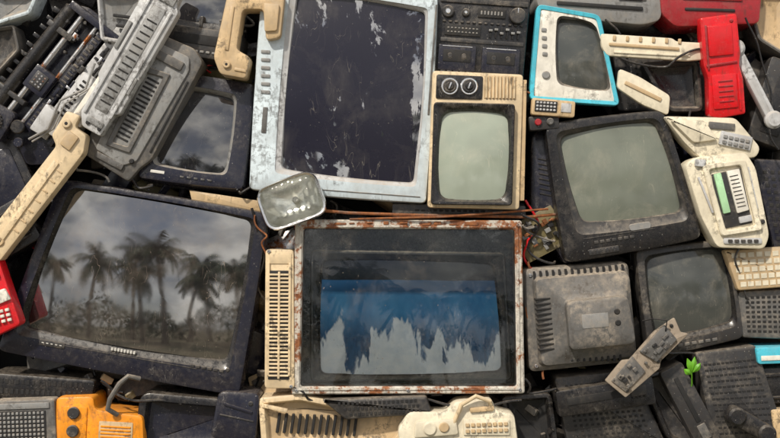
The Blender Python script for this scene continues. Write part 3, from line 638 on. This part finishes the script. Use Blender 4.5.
# ============================================================ BOTTOM CENTRE
o=shell('computer_case_cover',[(258,398),(300,394),(340,402),(408,398),(420,414),(396,452),(262,452)],-4,'beige',40,6,8,8,'tan')
b=B()
for i in range(12):
    u,v=o.L((278+i*7,424+i*.3)); b.box(u,v,5,3,20,4,.6,8,0,seg=1)
u,v=o.L((275,408)); b.box(u,v,-2,26,4,4,1,12,1); o.part('slots',b,['void','beige'])
o=vented('computer_fan_grille',[(322,400),(426,396),(432,414),(346,420)],-14,'char',18,3,.6,.5,th=12,r=3)
o=O('desk_telephone',456,424,-16,-2)
b=B(); b.poly([(-58,4),(-46,-14),(-10,-12),(0,-22),(36,-24),(40,-12),(58,-8),(62,32),(-54,32)],0,34,5,2.5,0); b.poly([(-40,-4),(0,-6),(2,10),(-42,12)],-4,7,3,1.5,0); b.box(26,-14,-3,24,5,5,1.5,-3,1); b.box(30,4,-2,46,16,4,1.5,2,0); dots(b,30,4,8,2,5.4,6,3.8,3.6,-4,3,1); b.cyl(-26,3,-6,7,5,0,bev=1.5); b.cyl(-12,2,-6,5,4,1)
o.part('base',b,['ivory','tan'])
b=B(); b.tube([(-2,-2,-2),(6,-20,-6),(20,-28,-8),(34,-22,-4),(36,-12,2)],2.2,0,10); o.part('handle',b,'beige')
shell('television_cabinet',[(500,396),(552,392),(560,455),(512,455)],14,'black',50,8,7,8,'void')
shell('television_cabinet',[(640,376),(676,366),(716,420),(700,455),(668,440)],8,'black',40,6,6,8,'char')
o=O('video_recorder',470,211,4,1); b=B(); b.poly([(-78,-6),(56,-6),(56,6),(-78,7)],0,60,2,1,0); dots(b,-20,0,12,1,6,1,4,2,-.7,2,1); o.part('case',b,['char','void'])
b=B(); b.tube([(-130,-6,0),(-60,0,-6),(0,2,-4),(60,3,0),(118,4,4),(150,1,10)],1.5,0,8); b.tube([(-60,6,-2),(30,4,-8),(138,-4,4)],1.1,0,8)
single('rusty_rod',b,['rust'],410,213,-6)
o=O('wood_panel',232,200,6,8); b=B(); b.poly([(-44,-4),(30,-3),(34,8),(-40,6)],0,20,1,.6,0); o.part('plank',b,['tan'])
o=O('circuit_board',540,234,12,-30); b=B(); b.poly([(-26,-22),(24,-20),(26,22),(-24,20)],0,2,1,.4,0)
for i in range(24): b.box(R.uniform(-20,20),R.uniform(-16,16),-R.uniform(2,7),R.uniform(2,7),R.uniform(2,6),8,.4,R.choice([0,90]),R.choice([1,2,3]))
o.part('board',b,['pcb','void','copper','grey'])
# ============================================================ CABLES
b=B()
def cable(x0,y0,x1,y1,d0,d1,r,mi,wob=12,n=26):
    ph=[R.uniform(0,6.28) for _ in range(4)]; pts=[]
    for i in range(n+1):
        t=i/n; e=math.sin(math.pi*t)
        pts.append((x0+(x1-x0)*t+e*wob*math.sin(5*t+ph[0])+wob*.3*math.sin(13*t+ph[1]),y0+(y1-y0)*t+e*wob*math.sin(4*t+ph[2])+e*wob*.6,d0+(d1-d0)*t+e*3*math.sin(7*t+ph[3])))
    b.tube(pts,r,mi,7)
cable(525,215,560,262,-6,10,1.3,0); cable(522,225,556,240,-10,6,1,1); cable(528,200,534,270,4,10,1.2,3); cable(252,208,262,300,-4,10,1.3,0,6)
cable(255,215,268,260,-6,-2,.9,2,6); cable(262,380,330,400,-8,-2,1.2,0,6); cable(525,378,560,392,-6,0,1.2,0,8); cable(530,262,545,380,6,6,1.2,2,8)
cable(620,60,700,50,-8,-8,1.2,0,8); cable(690,110,700,165,0,-6,1.2,0,6); cable(235,190,256,180,0,0,1.2,0,6); cable(130,170,150,190,-2,4,1.4,0,8)
cable(655,340,700,365,-6,0,1.2,0,8); cable(736,236,748,300,-4,0,1.1,0,6); cable(100,380,180,404,-4,0,1.4,0,6); cable(420,398,520,400,-4,-2,1.3,0,6); cable(60,150,110,182,-4,2,1.2,1,8)
cable(606,20,640,80,-4,0,1.1,0,8); cable(742,20,776,150,-14,-8,1.0,0,8); cable(510,85,560,118,-4,-8,1,2,6)
for _ in range(34):
    x,y=R.uniform(0,780),R.uniform(0,438); cable(x,y,x+R.uniform(-70,70),y+R.uniform(-50,50),R.uniform(22,50),R.uniform(22,50),R.uniform(.8,1.6),R.choice([0,0,1,2,3]),16)
single('tangled_cables',b,['black','dgrey','rust','red'])
bpy.data.objects['tangled_cables'].matrix_world=T@Matrix.Translation((-390*S,0,219*S))
# ============================================================ SCRAP BEHIND
b=B(); mats=['char','black','dgrey','navy','grey','tan','pcb','metal','void','wood']
for _ in range(330):
    x,y=R.uniform(-60,840),R.uniform(-60,500); w,h=R.uniform(14,80),R.uniform(8,46); dd=R.uniform(30,80)
    b.box(x,y,dd,w,h,R.uniform(6,40),R.uniform(1,3),R.uniform(-50,50),R.choices(range(10),[6,6,4,4,1,1,2,1,4,1])[0],R.uniform(-30,30),R.uniform(-30,30))
for _ in range(420):
    x,y=R.uniform(-20,800),R.uniform(-20,460)
    b.box(x,y,R.uniform(18,46),R.uniform(3,22),R.uniform(2,8),R.uniform(2,8),.6,R.uniform(-90,90),R.choices(range(10),[5,5,4,2,2,2,2,2,2,2])[0],R.uniform(-40,40),R.uniform(-40,40),seg=1)
single('electronic_scrap_pile',b,mats); bpy.data.objects['electronic_scrap_pile'].matrix_world=T@Matrix.Translation((-390*S,0,219*S))
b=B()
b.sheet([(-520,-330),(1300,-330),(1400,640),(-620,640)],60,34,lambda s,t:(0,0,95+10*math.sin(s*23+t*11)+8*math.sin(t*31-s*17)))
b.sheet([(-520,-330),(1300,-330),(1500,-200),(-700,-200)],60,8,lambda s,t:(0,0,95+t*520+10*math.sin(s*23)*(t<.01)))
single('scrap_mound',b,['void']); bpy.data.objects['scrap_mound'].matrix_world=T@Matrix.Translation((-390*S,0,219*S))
def gen(cx,cy):
    w=R.uniform(120,190); h=w*R.uniform(.72,.82); a=math.radians(R.uniform(-14,14)); bz=w*.07
    def qd(w,h,dy=0): return [(cx+x*math.cos(a)-(y+dy)*math.sin(a),cy+x*math.sin(a)+(y+dy)*math.cos(a)) for x,y in((-w/2,-h/2),(w/2,-h/2),(w/2,h/2),(-w/2,h/2))]
    m=R.choice(['black','char','navy','dgrey','beige','lgrey','black'])
    crt('crt_television',qd(w,h),qd(w-2*bz,h-2.6*bz,-bz*.4),R.uniform(0,20),m,m,'black',R.choice(['glassdark','glassgrey','glassgreen','glassbig']),sag=9)
for cx in range(-330,1200,172):
    for cy in (-190,610): gen(cx+R.uniform(-12,12),cy+R.uniform(-14,14))
for cy in (-100,30,165,300,440): 
    for cx in (-270,-98,880,1052): gen(cx+R.uniform(-12,12)+(0 if cx!=-98 else -4),cy+R.uniform(-12,12))
for cx in (60,240,420,600,760): gen(cx,-100+R.uniform(-6,2)); 
for cx in (60,240,420,600,770): gen(cx,530+R.uniform(-2,8))
# ============================================================ GROUND, PALMS, SKY
def groundmat():
    m,nt=newmat('dirt_ground'); pos=nd(nt,'ShaderNodeNewGeometry').outputs['Position']
    c=mixc(nt,nz(nt,pos,.5,.4,.6,5),c4((.15,.11,.07)),c4((.05,.065,.025))); c=mixc(nt,nz(nt,pos,12,.4,.8,5),c,c4((.20,.16,.11)))
    p=nd(nt,'ShaderNodeBsdfPrincipled',{'Base Color':c,'Roughness':.95}); nd(nt,'ShaderNodeOutputMaterial',{0:p.outputs[0]}); return m
b=B(); b.raw([(-600,-600,0),(600,-600,0),(600,600,0),(-600,600,0)],[[0,1,2,3]])
me=b.mesh('ground',[groundmat()],conv=False); g=bpy.data.objects.new('ground',me); scene.collection.objects.link(g)
def simplemat(n,a,bcol,sc):
    m,nt=newmat(n); pos=nd(nt,'ShaderNodeNewGeometry').outputs['Position']
    p=nd(nt,'ShaderNodeBsdfPrincipled',{'Base Color':mixc(nt,nz(nt,pos,sc,.35,.65),c4(a),c4(bcol)),'Roughness':.7}); nd(nt,'ShaderNodeOutputMaterial',{0:p.outputs[0]}); return m
bark=simplemat('palm_bark',(.07,.06,.05),(.13,.11,.085),8); fr=simplemat('palm_frond',(.02,.04,.012),(.045,.08,.022),3); fol=simplemat('foliage',(.02,.04,.012),(.05,.08,.025),2)
def palm(x,y,h,seed):
    r=random.Random(seed); b=B(); lx,ly=r.uniform(-1,1),r.uniform(-.6,.6)
    P=[(lx*(t/10)**2,ly*(t/10)**2,h*t/10) for t in range(11)]
    b.tube(P,[.20-.009*t+(.06 if t==0 else 0) for t in range(11)],0,10)
    top=Vector(P[-1])
    for k in range(28):
        az=k*2.4+r.uniform(-.2,.2); el=r.uniform(-.45,1.15); Lf=r.uniform(1.9,2.8)
        p=top.copy(); e=el; pts=[p.copy()]; n=12
        for i in range(n):
            p=p+Vector((math.cos(az)*math.cos(e),math.sin(az)*math.cos(e),math.sin(e)))*Lf/n; e-=.11+.05*r.random(); pts.append(p.copy())
        b.tube(pts,[.035*(1-i/(n+1)) for i in range(n+1)],1,4)
        side=Vector((-math.sin(az),math.cos(az),0))
        for i in range(1,n+1):
            for q in (0,.5):
                c=pts[i-1].lerp(pts[i],q); tt=(i+q)/n; ll=.66*math.sin(math.pi*min(1,.15+tt*.8))+.1
                dirv=(pts[i]-pts[i-1]).normalized()
                for sgn in(-1,1):
                    e2=c+side*sgn*ll*.75+dirv*ll*.45+Vector((0,0,-ll*r.uniform(.3,.8)))
                    wv=dirv*.05
                    b.raw([c-wv,c+wv,e2],[[0,1,2]],1)
    ob=bpy.data.objects.new('palm_tree',b.mesh('palm_tree',[bark,fr],conv=False,smooth=False)); scene.collection.objects.link(ob); ob.location=(x,y,0)
for i,(x,y,h) in enumerate([(-2.6,-15,5.9),(-4.4,-17,5.0),(-5.6,-19,7.0),(-8.4,-17,5.6),(-13,-19,6.2),(.4,-21,6.4),(2.2,-17,5.0),(4.5,-17,6.2),(8,-20,7.0),(12,-16,6),(-18,-17,6.0),(17,-20,7),(-1.3,-18,4.6),(6,-15,4.6)]): palm(x,y,h,i+3)
b=B(); r=random.Random(3)
for _ in range(26000):
    x=r.uniform(-50,50); y=-23+r.uniform(-2.5,2.5); hmax=2.7+.8*math.sin(x*.45)+.6*math.sin(x*1.3+1)+.3*math.sin(x*3.1); z=r.uniform(0,1)**.75*max(.8,hmax)
    s=r.uniform(.12,.32); a=Vector((r.uniform(-1,1),r.uniform(-1,1),r.uniform(-1,1))).normalized()*s; c=Vector((r.uniform(-1,1),r.uniform(-1,1),r.uniform(-1,1))).normalized()*s
    p=Vector((x,y,z)); b.raw([p,p+a,p+a*.6+c,p+c*.8],[[0,1,2,3]])
ob=bpy.data.objects.new('distant_trees',b.mesh('distant_trees',[fol],conv=False,smooth=False)); scene.collection.objects.link(ob)
# ---- light
el=math.radians(55); sdir=Vector((-.5,-.62,0)).normalized()
az=math.atan2(sdir.x,sdir.y)
w=bpy.data.worlds.new('World'); scene.world=w; w.use_nodes=True; nt=w.node_tree; nt.nodes.clear()
sky=nd(nt,'ShaderNodeTexSky',sky_type='NISHITA'); sky.sun_disc=False; sky.sun_elevation=el; sky.sun_rotation=az; sky.dust_density=2.0
tc=nd(nt,'ShaderNodeTexCoord').outputs['Generated']
cl=nz(nt,mp(nt,tc,(1,1,2.2)),2.4,.36,.56,5,.6,.3,to=(.3,1)); sh=nz(nt,mp(nt,tc,(1,1,2)),3.2,.38,.62,4,.6)
cc=mixc(nt,sh,(5.4,5.6,6.0,1),(17.5,16.8,15.6,1))
fin=mixc(nt,cl,sky.outputs[0],cc)
bg=nd(nt,'ShaderNodeBackground',{'Color':fin,'Strength':.085}); nd(nt,'ShaderNodeOutputWorld',{0:bg.outputs[0]})
sl=bpy.data.lights.new('sun','SUN'); sl.energy=3.6; sl.angle=math.radians(3); sl.color=(1,.93,.82)
so=bpy.data.objects.new('sun',sl); scene.collection.objects.link(so)
dv=Vector((sdir.x*math.cos(el),sdir.y*math.cos(el),math.sin(el))); so.rotation_euler=dv.to_track_quat('Z','Y').to_euler()
cam=bpy.data.cameras.new('camera'); co=bpy.data.objects.new('camera',cam); scene.collection.objects.link(co)
cam.sensor_width=36; cam.lens=36*D/(780*S); cam.clip_end=2000
co.matrix_world=T@Matrix.Translation((0,-D,0))@Matrix.Rotation(math.pi/2,4,'X'); scene.camera=co
scene.view_settings.view_transform='Standard'; scene.view_settings.look='None'; scene.view_settings.exposure=0
